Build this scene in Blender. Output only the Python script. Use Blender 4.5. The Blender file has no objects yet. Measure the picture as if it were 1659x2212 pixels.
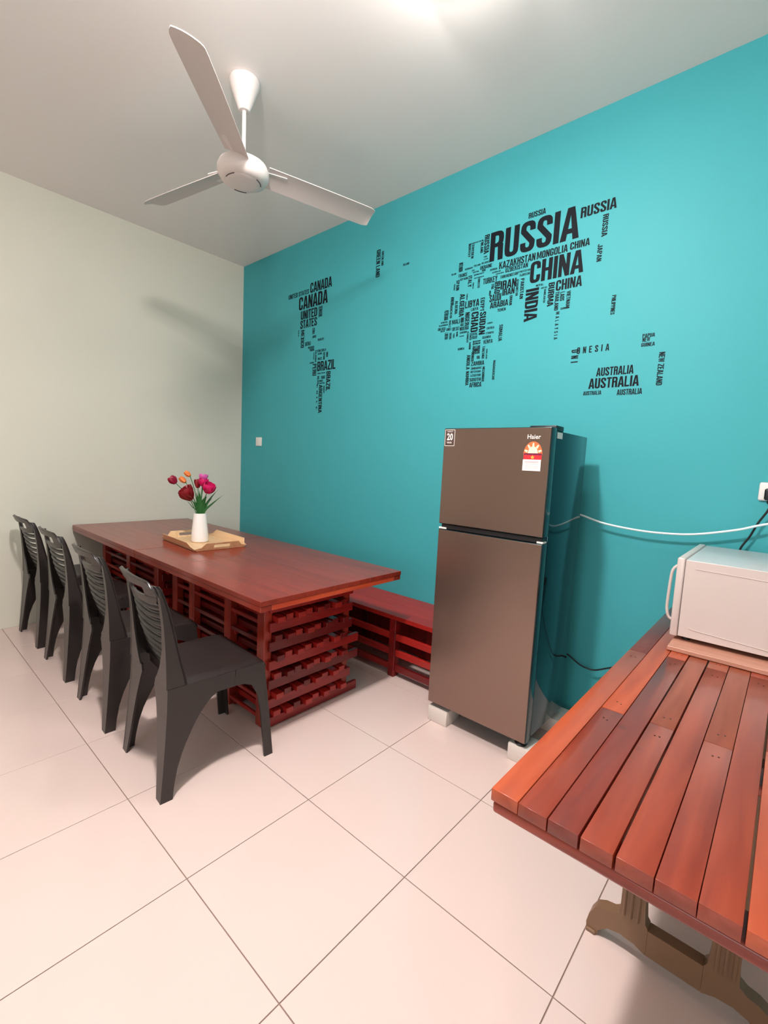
import bpy, bmesh, math, random
from mathutils import Vector, Matrix
random.seed(7)
C = bpy.context.scene.collection
PI = math.pi

# ---------------------------------------------------------------- camera
W_PX, H_PX = 1659, 2212
F_PX = 996.6
CAM = Vector((4.3185, -2.6142, 1.3747))
YAW, PITCH, ROLL = 0.7222, 0.1052, 0.0491
fwd = Vector((-math.sin(YAW)*math.cos(PITCH), math.cos(YAW)*math.cos(PITCH), -math.sin(PITCH)))
rt0 = Vector((math.cos(YAW), math.sin(YAW), 0)); up0 = rt0.cross(fwd)
rt = math.cos(ROLL)*rt0 + math.sin(ROLL)*up0
up = -math.sin(ROLL)*rt0 + math.cos(ROLL)*up0
cd = bpy.data.cameras.new('camera'); cam = bpy.data.objects.new('camera', cd); C.objects.link(cam)
cam.matrix_world = Matrix(((rt.x, up.x, -fwd.x, CAM.x), (rt.y, up.y, -fwd.y, CAM.y), (rt.z, up.z, -fwd.z, CAM.z), (0, 0, 0, 1)))
cd.sensor_fit = 'HORIZONTAL'; cd.sensor_width = 36; cd.lens = F_PX*36/W_PX; cd.clip_start = 0.02
bpy.context.scene.camera = cam

# ---------------------------------------------------------------- light, exposure
sc = bpy.context.scene
vs = sc.view_settings
vs.view_transform = 'Standard'; vs.look = 'None'; vs.gamma = 1; vs.use_curve_mapping = False
vs.exposure = 0.2
H = 3.2475                        # ceiling height
RX, RY = 7.0, -6.5                # far right wall, wall behind the camera
world = bpy.data.worlds.new('world'); sc.world = world; world.use_nodes = True
world.node_tree.nodes['Background'].inputs[0].default_value = (0.85, 0.93, 1, 1)
world.node_tree.nodes['Background'].inputs[1].default_value = 1.0
def area(name, loc, size, power, col, rot=(0, 0, 0), size_y=None, shape='DISK'):
    l = bpy.data.lights.new(name, 'AREA'); l.shape = shape; l.size = size
    if size_y: l.size_y = size_y
    l.energy = power; l.color = col
    o = bpy.data.objects.new(name, l); C.objects.link(o); o.location = loc; o.rotation_euler = rot
    return o
LAMP_A = (3.2, -1.12); LAMP_B = (3.28, -2.15)
def bulb(loc, power, rad, col):
    l = bpy.data.lights.new('lamp_bulb', 'POINT'); l.energy = power; l.shadow_soft_size = rad; l.color = col
    o = bpy.data.objects.new('lamp_bulb', l); C.objects.link(o); o.location = loc
WARM = (1.0, 0.925, 0.895)
bulb((LAMP_A[0], LAMP_A[1], H-0.15), 6, 0.07, WARM)
area('lamp_light', (LAMP_A[0], LAMP_A[1], H-0.085), 0.2, 5, WARM)
bulb((LAMP_B[0], LAMP_B[1], H-0.19), 76, 0.07, WARM)
area('lamp_light', (LAMP_B[0], LAMP_B[1], H-0.085), 0.16, 44, WARM)
# added soft fill from behind the camera, set at an invented window opening
area('back_fill_light', (4.6, RY+0.25, 1.6), 2.6, 32, (0.95, 0.97, 1.0), (PI/2, 0, 0), 1.5, 'RECTANGLE')

# ---------------------------------------------------------------- helpers
def lin(r, g, b):
    f = lambda c: (c/255/12.92) if c <= 10 else ((c/255+0.055)/1.055)**2.4
    return (f(r), f(g), f(b), 1)
def mat(name, col, rough=0.5, metal=0.0, coat=0.0, bump=0.0, bscale=60, var=0.0, emit=None, estr=0, spec=0.5, coat_r=0.1):
    m = bpy.data.materials.new(name); m.use_nodes = True
    nt = m.node_tree; b = nt.nodes['Principled BSDF']
    b.inputs['Base Color'].default_value = col
    b.inputs['Roughness'].default_value = rough; b.inputs['Metallic'].default_value = metal
    b.inputs['Coat Weight'].default_value = coat; b.inputs['Coat Roughness'].default_value = coat_r
    b.inputs['Specular IOR Level'].default_value = spec
    if emit: b.inputs['Emission Color'].default_value = emit; b.inputs['Emission Strength'].default_value = estr
    if bump or var:
        tc = nt.nodes.new('ShaderNodeTexCoord'); n = nt.nodes.new('ShaderNodeTexNoise')
        n.inputs['Scale'].default_value = bscale; n.inputs['Detail'].default_value = 3
        nt.links.new(tc.outputs['Object'], n.inputs['Vector'])
        if bump:
            bp = nt.nodes.new('ShaderNodeBump'); bp.inputs['Strength'].default_value = bump; bp.inputs['Distance'].default_value = 0.002
            nt.links.new(n.outputs['Fac'], bp.inputs['Height']); nt.links.new(bp.outputs['Normal'], b.inputs['Normal'])
        if var:
            n2 = nt.nodes.new('ShaderNodeTexNoise'); n2.inputs['Scale'].default_value = 2.5
            nt.links.new(tc.outputs['Object'], n2.inputs['Vector'])
            mx = nt.nodes.new('ShaderNodeMix'); mx.data_type = 'RGBA'
            mx.inputs['A'].default_value = tuple(c*(1-var) for c in col[:3])+(1,); mx.inputs['B'].default_value = tuple(min(1, c*(1+var)) for c in col[:3])+(1,)
            nt.links.new(n2.outputs['Fac'], mx.inputs['Factor']); nt.links.new(mx.outputs['Result'], b.inputs['Base Color'])
    return m
def wood(name, dark, light, axis='x', rough=0.3, coat=0.3, rnd=0.3, knots=0.0, gscale=1.0):
    """stained wood: grain stretched along one axis, each piece with its own tone (Object Info Random), small dark knots"""
    m = bpy.data.materials.new(name); m.use_nodes = True; nt = m.node_tree; b = nt.nodes['Principled BSDF']
    N = nt.nodes.new; L = nt.links.new
    tc = N('ShaderNodeTexCoord'); oi = N('ShaderNodeObjectInfo'); mp = N('ShaderNodeMapping')
    s = {'x': (2.2, 26, 26), 'y': (26, 2.2, 26), 'z': (26, 26, 2.2)}[axis]
    mp.inputs['Scale'].default_value = tuple(v*gscale for v in s)
    add = N('ShaderNodeVectorMath'); add.operation = 'ADD'
    mul = N('ShaderNodeVectorMath'); mul.operation = 'SCALE'; mul.inputs['Scale'].default_value = 17.0
    cmb = N('ShaderNodeCombineXYZ')
    for k in 'XYZ': L(oi.outputs['Random'], cmb.inputs[k])
    L(cmb.outputs[0], mul.inputs[0]); L(tc.outputs['Object'], add.inputs[0]); L(mul.outputs[0], add.inputs[1]); L(add.outputs[0], mp.inputs['Vector'])
    n = N('ShaderNodeTexNoise'); n.inputs['Scale'].default_value = 1.0; n.inputs['Detail'].default_value = 5; n.inputs['Distortion'].default_value = 0.6
    L(mp.outputs[0], n.inputs['Vector'])
    f = N('ShaderNodeMath'); f.operation = 'MULTIPLY_ADD'; L(oi.outputs['Random'], f.inputs[0]); f.inputs[1].default_value = rnd; f.inputs[2].default_value = -rnd/2
    a2 = N('ShaderNodeMath'); a2.operation = 'ADD'; L(n.outputs['Fac'], a2.inputs[0]); L(f.outputs[0], a2.inputs[1])
    cr = N('ShaderNodeValToRGB'); cr.color_ramp.elements[0].position = 0.3; cr.color_ramp.elements[1].position = 0.72
    cr.color_ramp.elements[0].color = dark; cr.color_ramp.elements[1].color = light
    L(a2.outputs[0], cr.inputs[0]); out = cr.outputs[0]
    if knots:
        v = N('ShaderNodeTexVoronoi'); v.inputs['Scale'].default_value = 6.5; L(add.outputs[0], v.inputs['Vector'])
        k = N('ShaderNodeMapRange'); k.inputs['From Min'].default_value = 0.03; k.inputs['From Max'].default_value = 0.11; k.inputs['To Min'].default_value = knots; k.inputs['To Max'].default_value = 0
        L(v.outputs['Distance'], k.inputs['Value'])
        mx = N('ShaderNodeMix'); mx.data_type = 'RGBA'; L(k.outputs[0], mx.inputs['Factor']); L(out, mx.inputs['A'])
        mx.inputs['B'].default_value = tuple(c*0.18 for c in dark[:3])+(1,); out = mx.outputs['Result']
    L(out, b.inputs['Base Color'])
    bp = N('ShaderNodeBump'); bp.inputs['Strength'].default_value = 0.12; bp.inputs['Distance'].default_value = 0.001
    L(n.outputs['Fac'], bp.inputs['Height']); L(bp.outputs[0], b.inputs['Normal'])
    b.inputs['Roughness'].default_value = rough; b.inputs['Coat Weight'].default_value = coat; b.inputs['Coat Roughness'].default_value = 0.12
    return m

class MB:
    """collects shapes into one bmesh"""
    def __init__(s): s.b = bmesh.new()
    def box(s, x0, x1, y0, y1, z0, z1, bev=0.0, seg=1, rz=0, c=None):
        r = bmesh.ops.create_cube(s.b, size=1.0); vs = r['verts']
        for v in vs: v.co = Vector(((x0+x1)/2+v.co.x*(x1-x0), (y0+y1)/2+v.co.y*(y1-y0), (z0+z1)/2+v.co.z*(z1-z0)))
        if bev:
            es = list({e for v in vs for e in v.link_edges})
            r = bmesh.ops.bevel(s.b, geom=es, offset=bev, segments=seg, affect='EDGES', profile=0.5)
            vs = list({v for f in r['faces'] for v in f.verts} | {v for v in vs if v.is_valid})
        if rz:
            cc = Vector(c) if c else Vector(((x0+x1)/2, (y0+y1)/2, 0))
            bmesh.ops.rotate(s.b, verts=vs, cent=cc, matrix=Matrix.Rotation(rz, 3, 'Z'))
        return s
    def prism(s, pts, fn0, fn1):
        """extrude a 2D outline: fn0/fn1 map (u,v) to the two 3D sides"""
        a = [s.b.verts.new(fn0(*p)) for p in pts]; b = [s.b.verts.new(fn1(*p)) for p in pts]
        s.b.faces.new(a); s.b.faces.new(list(reversed(b)))
        n = len(pts)
        for i in range(n): s.b.faces.new((a[i], b[i], b[(i+1) % n], a[(i+1) % n]))
        return s
    def sheet(s, us, vs_, fn, off):
        """thick sheet: fn(u,v)->Vector front; off(u,v)->Vector to the back side"""
        A = [[s.b.verts.new(fn(u, v)) for v in vs_] for u in us]; B = [[s.b.verts.new(fn(u, v)+off(u, v)) for v in vs_] for u in us]
        nu, nv = len(us), len(vs_)
        for i in range(nu-1):
            for j in range(nv-1):
                s.b.faces.new((A[i][j], A[i+1][j], A[i+1][j+1], A[i][j+1])); s.b.faces.new((B[i][j], B[i][j+1], B[i+1][j+1], B[i+1][j]))
        for i in range(nu-1):
            s.b.faces.new((A[i][0], B[i][0], B[i+1][0], A[i+1][0])); s.b.faces.new((A[i][-1], A[i+1][-1], B[i+1][-1], B[i][-1]))
        for j in range(nv-1):
            s.b.faces.new((A[0][j], A[0][j+1], B[0][j+1], B[0][j])); s.b.faces.new((A[-1][j], B[-1][j], B[-1][j+1], A[-1][j+1]))
        return s
    def lathe(s, prof, c=(0, 0, 0), n=32, cap=True):
        rings = []
        for r, z in prof:
            if r < 1e-6: rings.append([s.b.verts.new((c[0], c[1], c[2]+z))])
            else: rings.append([s.b.verts.new((c[0]+r*math.cos(2*PI*k/n), c[1]+r*math.sin(2*PI*k/n), c[2]+z)) for k in range(n)])
        for a, b in zip(rings, rings[1:]):
            for k in range(n):
                k2 = (k+1) % n
                f = [a[k % len(a)], a[k2 % len(a)], b[k2 % len(b)], b[k % len(b)]]
                u = []; [u.append(v) for v in f if v not in u]
                if len(u) > 2: s.b.faces.new(u)
        if cap:
            for r in (rings[0], rings[-1]):
                if len(r) > 2: s.b.faces.new(r)
        return s
    def tube(s, pts, rad, n=8, radf=None, flat=None):
        pts = [Vector(p) for p in pts]; rings = []; prev = None
        for i, p in enumerate(pts):
            t = (pts[min(i+1, len(pts)-1)]-pts[max(i-1, 0)]).normalized()
            if prev is None:
                a = Vector((0, 0, 1)) if abs(t.z) < 0.9 else Vector((1, 0, 0)); nrm = t.cross(a).normalized()
            else: nrm = (prev-t*prev.dot(t)).normalized()
            prev = nrm; bn = t.cross(nrm); r = radf(i/(len(pts)-1)) if radf else rad
            rings.append([s.b.verts.new(p+r*(math.cos(2*PI*k/n)*nrm+(flat or 1)*math.sin(2*PI*k/n)*bn)) for k in range(n)])
        for a, b in zip(rings, rings[1:]):
            for k in range(n): s.b.faces.new((a[k], a[(k+1) % n], b[(k+1) % n], b[k]))
        s.b.faces.new(rings[0]); s.b.faces.new(rings[-1])
        return s
    def mesh(s, name, m, smooth=True):
        bmesh.ops.recalc_face_normals(s.b, faces=s.b.faces)
        me = bpy.data.meshes.new(name); s.b.to_mesh(me); s.b.free()
        me.materials.append(m)
        if smooth:
            for p in me.polygons: p.use_smooth = True
            me.set_sharp_from_angle(angle=math.radians(35))
        return me
    def obj(s, name, m, parent=None, smooth=True):
        return link(name, s.mesh(name, m, smooth), parent)
def link(name, me, parent=None):
    o = bpy.data.objects.new(name, me); C.objects.link(o)
    if parent: o.parent = parent
    return o
def bez(pts, n=8):
    """Catmull-Rom through the points"""
    P = [Vector(p) for p in pts]; P = [2*P[0]-P[1]]+P+[2*P[-1]-P[-2]]; out = []
    for i in range(1, len(P)-2):
        for k in range(n):
            t = k/n; a, b, c, d = P[i-1:i+3]
            out.append(0.5*((2*b)+(c-a)*t+(2*a-5*b+4*c-d)*t*t+(3*b-a-3*c+d)*t**3))
    return out+[P[-2]]
def tag(o, label, cat, group=None):
    o['label'] = label; o['category'] = cat
    if group: o['group'] = group
    return o
def thing(name, label, cat, loc=(0, 0, 0), rz=0, group=None):
    o = bpy.data.objects.new(name, None); C.objects.link(o); o.location = loc; o.rotation_euler = (0, 0, rz); o.empty_display_size = 0.1
    return tag(o, label, cat, group)
def struct(o): o['kind'] = 'structure'; return o
def copy_thing(root, loc, rz, label):
    r = root.copy(); C.objects.link(r); r.location = loc; r.rotation_euler = (0, 0, rz); r['label'] = label
    for ch in list(root.children):
        c = ch.copy(); C.objects.link(c); c.parent = r
        for g in ch.children:
            d = g.copy(); C.objects.link(d); d.parent = c
    return r
def text_mesh(txt, bold=0.0, space=1.0):
    cu = bpy.data.curves.new('t', 'FONT'); cu.body = txt; cu.resolution_u = 2; cu.offset = bold; cu.space_character = space; cu.extrude = 0.0
    o = bpy.data.objects.new('t', cu); C.objects.link(o)
    dg = bpy.context.evaluated_depsgraph_get(); me = bpy.data.meshes.new_from_object(o.evaluated_get(dg))
    bpy.data.objects.remove(o); bpy.data.curves.remove(cu)
    return me
def fit_text(txt, w, h, m, to3d, bold=0.0, space=1.0):
    """flat print fitted to a w x h box; to3d maps centred (u,v) to a point"""
    me = text_mesh(txt, bold, space)
    xs = [v.co.x for v in me.vertices]; ys = [v.co.y for v in me.vertices]
    x0, x1, y0, y1 = min(xs), max(xs), min(ys), max(ys)
    for v in me.vertices: v.co = Vector(to3d((v.co.x-(x0+x1)/2)/(x1-x0)*w, (v.co.y-(y0+y1)/2)/(y1-y0)*h))
    me.materials.clear(); me.materials.append(m)
    return me

# ---------------------------------------------------------------- materials
M_teal = mat('teal_paint', lin(68, 168, 176), 0.55, bump=0.12, bscale=120, var=0.03, spec=0.25)
M_cream = mat('cream_paint', lin(228, 226, 212), 0.6, bump=0.1, bscale=120, spec=0.3)
M_ceil = mat('ceiling_paint', lin(243, 239, 236), 0.7, bump=0.06, bscale=90, spec=0.2)
M_tile = mat('glazed_cream_tile', lin(226, 205, 198), 0.15, var=0.02, spec=0.5)
M_grout = mat('grout', lin(150, 128, 118), 0.8)
M_table = wood('red_stained_wood', lin(122, 38, 26), lin(148, 50, 34), 'x', 0.3, 0.3, 0.15)
M_table_y = wood('red_stained_wood_cross', lin(176, 62, 38), lin(208, 88, 54), 'y', 0.3, 0.3, 0.15)
M_rack = wood('deep_red_pallet_wood', lin(104, 12, 12), lin(152, 26, 22), 'y', 0.4, 0.2, 0.6)
M_rack_x = wood('deep_red_pallet_slat', lin(104, 12, 12), lin(166, 32, 26), 'x', 0.4, 0.2, 0.8)
M_post = wood('red_orange_post', lin(132, 32, 22), lin(168, 52, 34), 'z', 0.38, 0.2, 0.2)
M_bench = wood('bright_red_wood', lin(156, 28, 22), lin(184, 40, 32), 'x', 0.4, 0.2, 0.25)
M_plank = wood('varnished_plank_orange', lin(150, 58, 30), lin(180, 80, 44), 'y', 0.28, 0.4, 0.2, knots=0.4)
M_plank_b = wood('varnished_plank_brown', lin(122, 52, 32), lin(148, 72, 46), 'y', 0.28, 0.4, 0.2, knots=0.4)
M_plank_m = wood('varnished_plank_red', lin(128, 46, 27), lin(156, 66, 40), 'y', 0.28, 0.4, 0.2, knots=0.4)
M_plank_d = wood('varnished_plank_maroon', lin(104, 36, 26), lin(128, 50, 36), 'y', 0.28, 0.4, 0.2, knots=0.4)
M_plank_under = wood('under_plank', lin(120, 38, 22), lin(170, 66, 44), 'x', 0.35, 0.3, 0.3)
M_chair = mat('dark_grey_plastic', lin(46, 40, 39), 0.33, spec=0.45, bump=0.04, bscale=200)
M_white = mat('white_plastic', lin(238, 236, 232), 0.35)
M_fan = mat('fan_enamel', lin(232, 224, 220), 0.4)
M_blade = mat('fan_blade_enamel', lin(214, 204, 200), 0.45)
M_black = mat('black_rubber', lin(18, 18, 22), 0.45)
M_seam = mat('seam_dark', lin(60, 58, 58), 0.6)
M_decal = mat('black_vinyl', lin(14, 20, 28), 0.6, spec=0.15)
M_vase = mat('white_ceramic', lin(245, 240, 238), 0.25)
M_tray = wood('pale_tray_wood', lin(222, 176, 128), lin(240, 202, 158), 'x', 0.45, 0.1, 0.1)
M_block = mat('pale_block', lin(222, 212, 204), 0.7, bump=0.2, bscale=50)
M_mwtop = mat('microwave_grey_metal', lin(205, 205, 206), 0.28, metal=0.25, bump=0.02)
M_mw = mat('microwave_silver_side', lin(212, 200, 195), 0.32, metal=0.1, bump=0.02)
M_glass = mat('dark_glass', lin(14, 14, 16), 0.06)
M_leg = mat('brown_cast_leg', lin(126, 96, 72), 0.42, bump=0.08, bscale=80)
M_emit = mat('lamp_diffuser', lin(255, 250, 240), 0.5, emit=(1, 0.94, 0.86, 1), estr=6)
M_green = mat('leaf_green', lin(28, 92, 34), 0.45, var=0.25)
M_stem = mat('stem_green', lin(50, 104, 48), 0.5)
M_dred = mat('dark_red_petal', lin(128, 8, 22), 0.5, var=0.2)
M_mag = mat('magenta_petal', lin(206, 18, 98), 0.5, var=0.2)
M_pink = mat('pink_petal', lin(214, 92, 170), 0.5, var=0.2)
M_orng = mat('orange_petal', lin(226, 128, 62), 0.5, var=0.15)
M_purp = mat('crimson_petal', lin(146, 10, 50), 0.5, var=0.2)
def brushed(name, col, rough, metal, spec=0.5):
    m = mat(name, col, rough, metal, spec=spec); nt = m.node_tree; b = nt.nodes['Principled BSDF']
    tc = nt.nodes.new('ShaderNodeTexCoord'); mp = nt.nodes.new('ShaderNodeMapping'); mp.inputs['Scale'].default_value = (2, 2, 400)
    n = nt.nodes.new('ShaderNodeTexNoise'); n.inputs['Scale'].default_value = 3; n.inputs['Detail'].default_value = 2
    bp = nt.nodes.new('ShaderNodeBump'); bp.inputs['Strength'].default_value = 0.05; bp.inputs['Distance'].default_value = 0.001
    nt.links.new(tc.outputs['Object'], mp.inputs['Vector']); nt.links.new(mp.outputs[0], n.inputs['Vector']); nt.links.new(n.outputs['Fac'], bp.inputs['Height']); nt.links.new(bp.outputs[0], b.inputs['Normal'])
    return m
M_fridge = brushed('brown_grey_brushed_steel', lin(146, 124, 114), 0.27, 0.88)
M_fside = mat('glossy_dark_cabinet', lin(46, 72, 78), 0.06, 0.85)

# ---------------------------------------------------------------- setting
struct(MB().box(0, RX, 0, 0.12, 0, H).obj('wall_teal', M_teal, smooth=False))
struct(MB().box(-0.12, 0, RY, 0.12, 0, H).obj('wall_left', M_cream, smooth=False))
struct(MB().box(RX, RX+0.12, RY, 0.12, 0, H).obj('wall_right', M_cream, smooth=False))
wx0, wx1, wz0, wz1 = 3.2, 6.0, 0.85, 2.35
struct(MB().box(0, wx0, RY-0.12, RY, 0, H).box(wx1, RX, RY-0.12, RY, 0, H).box(wx0, wx1, RY-0.12, RY, 0, wz0).box(wx0, wx1, RY-0.12, RY, wz1, H).obj('wall_back', M_cream, smooth=False))
w = struct(MB().box(wx0, wx0+0.05, RY-0.1, RY-0.04, wz0, wz1).box(wx1-0.05, wx1, RY-0.1, RY-0.04, wz0, wz1).box(wx0+0.05, wx1-0.05, RY-0.1, RY-0.04, wz0, wz0+0.05).box(wx0+0.05, wx1-0.05, RY-0.1, RY-0.04, wz1-0.05, wz1).box((wx0+wx1)/2-0.02, (wx0+wx1)/2+0.02, RY-0.1, RY-0.04, wz0+0.05, wz1-0.05).obj('added_window_1', M_white))  # invented window frame, unseen, put in to go with the fill light
struct(MB().box(-0.12, RX+0.12, RY-0.12, 0.12, H, H+0.1).obj('ceiling', M_ceil, smooth=False))
fl = struct(MB().box(-0.12, RX+0.12, RY-0.12, 0.12, -0.12, -0.0035).obj('floor', M_grout, smooth=False))
T, OX, OY, G = 0.504, 1.971, -1.975, 0.0016
me_cache = {}
i0 = math.floor((0-OX)/T); i1 = math.ceil((RX-OX)/T); j0 = math.floor((RY-OY)/T); j1 = math.ceil((0-OY)/T)
for i in range(i0, i1):
    for j in range(j0, j1):
        x0, x1 = max(0, OX+i*T), min(RX, OX+(i+1)*T); y0, y1 = max(RY, OY+j*T), min(0, OY+(j+1)*T)
        if x1-x0 < 0.01 or y1-y0 < 0.01: continue
        k = (round(x1-x0, 3), round(y1-y0, 3))
        if k not in me_cache: me_cache[k] = MB().box(-(x1-x0)/2+G, (x1-x0)/2-G, -(y1-y0)/2+G, (y1-y0)/2-G, -0.0035, 0, 0.0008).mesh('tile', M_tile, False)
        t = link('tile', me_cache[k], fl); t.location = ((x0+x1)/2, (y0+y1)/2, 0)

# ---------------------------------------------------------------- dining tables
TZ = 0.7605
def dining_table(x0, x1, bx0, bx1, label, posts, joint):
    y0, y1 = -1.514, -0.572
    t = thing('dining_table', label, 'table', ((x0+x1)/2, (y0+y1)/2, 0))
    ox, oy = (x0+x1)/2, (y0+y1)/2
    B = lambda a, b, c, d, e, f, bev=0.002: MB().box(a-ox, b-ox, c-oy, d-oy, e, f, bev)
    n = 11; pw = (y1-y0)/n
    for k in range(n):
        a, b = y0+k*pw+0.0004, y0+(k+1)*pw-0.0004
        cuts = [x0, joint, x1] if joint and 1 <= k <= 3 else [x0, x1]
        for c0, c1 in zip(cuts, cuts[1:]): B(c0+(0.0014 if c0 != x0 else 0), c1-(0.0014 if c1 != x1 else 0), a, b, TZ-0.023, TZ, 0.0008).obj('plank', M_table, t)
    # lower board layer of the top, seen as a second band round the edge
    z0, z1 = TZ-0.050, TZ-0.0235
    B(x0+0.002, x1-0.002, y0+0.002, y0+0.06, z0, z1).obj('edge_board', M_table, t)
    B(x0+0.002, x1-0.002, y1-0.06, y1-0.002, z0, z1).obj('edge_board', M_table, t)
    B(x0+0.002, x0+0.06, y0+0.061, y1-0.061, z0, z1).obj('edge_board', M_table_y, t)
    B(x1-0.06, x1-0.002, y0+0.061, y1-0.061, z0, z1).obj('edge_board', M_table_y, t)
    for k in range(4):
        a = y0+0.08+k*0.2; B(x0+0.061, x1-0.061, a, a+0.16, z0+0.002, z1).obj('under_board', M_table, t)
    # base: a rack of pallet layers between square posts
    by0, by1 = -1.325, -0.737; top = z0
    for px in posts:
        for py in (by0, by1-0.045):
            B(px, px+0.065, py, py+0.045, 0, top, 0.003).obj('post', M_post, t)
    B(bx0, bx1, by0+0.01, by1-0.01, top-0.035, top-0.0005).obj('top_rail', M_rack, t)
    for py in (by0+0.14, by1-0.14): B(bx0+0.03, bx1-0.03, py, py+0.006, 0.0605, top-0.036).obj('shade_panel', M_rack, t)  # added panels that close the view through and keep the rack interior dark
    L = bx1-bx0+0.05
    for lay in range(7):
        z = 0.006+lay*0.1
        if z > top-0.08: break
        # cross boards, running toward the wall and jutting past the posts
        for cx in [px+0.0675 if px > (bx0+bx1)/2 else px-0.0225 for px in posts if px < bx1-0.1] + [bx1+0.002]:
            j = 0.062 if lay in (0, 2, 3) else 0.004
            B(cx-0.0, cx+0.02, by0+0.02, by1+j, z, z+0.050).obj('cross_board', M_rack, t)
        # long slats, their ends staggered beyond the cross board
        ns = 8
        for k in range(ns):
            py = by0+0.0475+k*(by1-by0-0.095-0.044)/(ns-1)
            jut = 0.028+0.022*((k+lay) % 2)
            B(bx0+0.0, bx1+jut, py, py+0.044, z+0.0505, z+0.080, 0.0015).obj('slat', M_rack_x, t)
        B(bx0, bx1-0.001, by0+0.005, by0+0.019, z+0.030, z+0.050).obj('rail', M_rack_x, t)
    return t
dining_table(0.02, 1.286, 0.1, 1.18, 'far red wooden dining table on a pallet base, against the cream wall', (0.1, 0.62, 1.115), None)
dining_table(1.292, 2.674, 1.4, 2.43, 'near red wooden dining table on a slatted pallet base, its open end facing the fridge', (1.4, 1.627, 2.043, 2.365), 1.80)

# ---------------------------------------------------------------- bench
b = thing('bench', 'low red pallet bench along the teal wall, partly behind the fridge', 'bench', (1.5, -0.2, 0))
Bb = lambda a, c, d, e, f, g, bev=0.002: MB().box(a-1.5, c-1.5, d+0.2, e+0.2, f, g, bev)
for k in range(4): Bb(0.08, 2.925, -0.4+k*0.0985, -0.4+(k+1)*0.0985-0.001, 0.382, 0.41, 0.0006).obj('plank', M_bench, b)
for px in (0.1, 0.7, 1.3, 1.9, 2.46, 2.86):
    Bb(px, px+0.05, -0.395, -0.345, 0, 0.381).obj('post', M_rack, b); Bb(px, px+0.05, -0.06, -0.01, 0, 0.381).obj('post', M_rack, b)
    Bb(px+0.005, px+0.045, -0.344, -0.061, 0.30, 0.38).obj('cross_board', M_rack, b)
for s, (a, c) in enumerate(((0.15, 0.7), (0.75, 1.3), (1.35, 1.9), (1.95, 2.46), (2.51, 2.86))):
    for z in (0.04, 0.14, 0.245): Bb(a, c, -0.388, -0.368, z, z+0.042).obj('slat', M_rack_x, b); Bb(a, c, -0.035, -0.015, z, z+0.042).obj('slat', M_rack_x, b)

Bb(0.151, 2.859, -0.05, -0.045, 0.02, 0.299).obj('shade_panel', M_rack, b)  # added backing so the gaps between the bench slats look dark
# ---------------------------------------------------------------- plastic chairs
def lerp(tbl, z):
    for (a, fa), (c, fc) in zip(tbl, tbl[1:]):
        if z <= c: return fa+(fc-fa)*(z-a)/(c-a)
    return tbl[-1][1]
XO = [(0, 0.238), (0.15, 0.2335), (0.30, 0.2275), (0.40, 0.2225), (0.50, 0.217), (0.6, 0.2125), (0.70, 0.209), (0.80, 0.206), (0.845, 0.200), (0.87, 0.186)]
YR = [(0, -0.262), (0.12, -0.250), (0.25, -0.239), (0.36, -0.231), (0.45, -0.227), (0.53, -0.226), (0.6, -0.2275), (0.68, -0.231), (0.75, -0.237), (0.83, -0.248), (0.9, -0.268)]
YS = [(0.4, -0.150), (0.47, -0.155), (0.55, -0.176), (0.65, -0.196), (0.75, -0.216), (0.83, -0.236), (0.9, -0.262)]   # slat surface
def ysurf(x, z): return lerp(YS, z)-0.030*(1-(x/0.2)**2)*min(1, max(0, (z-0.44)/0.2))
TH = 0.010
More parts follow.
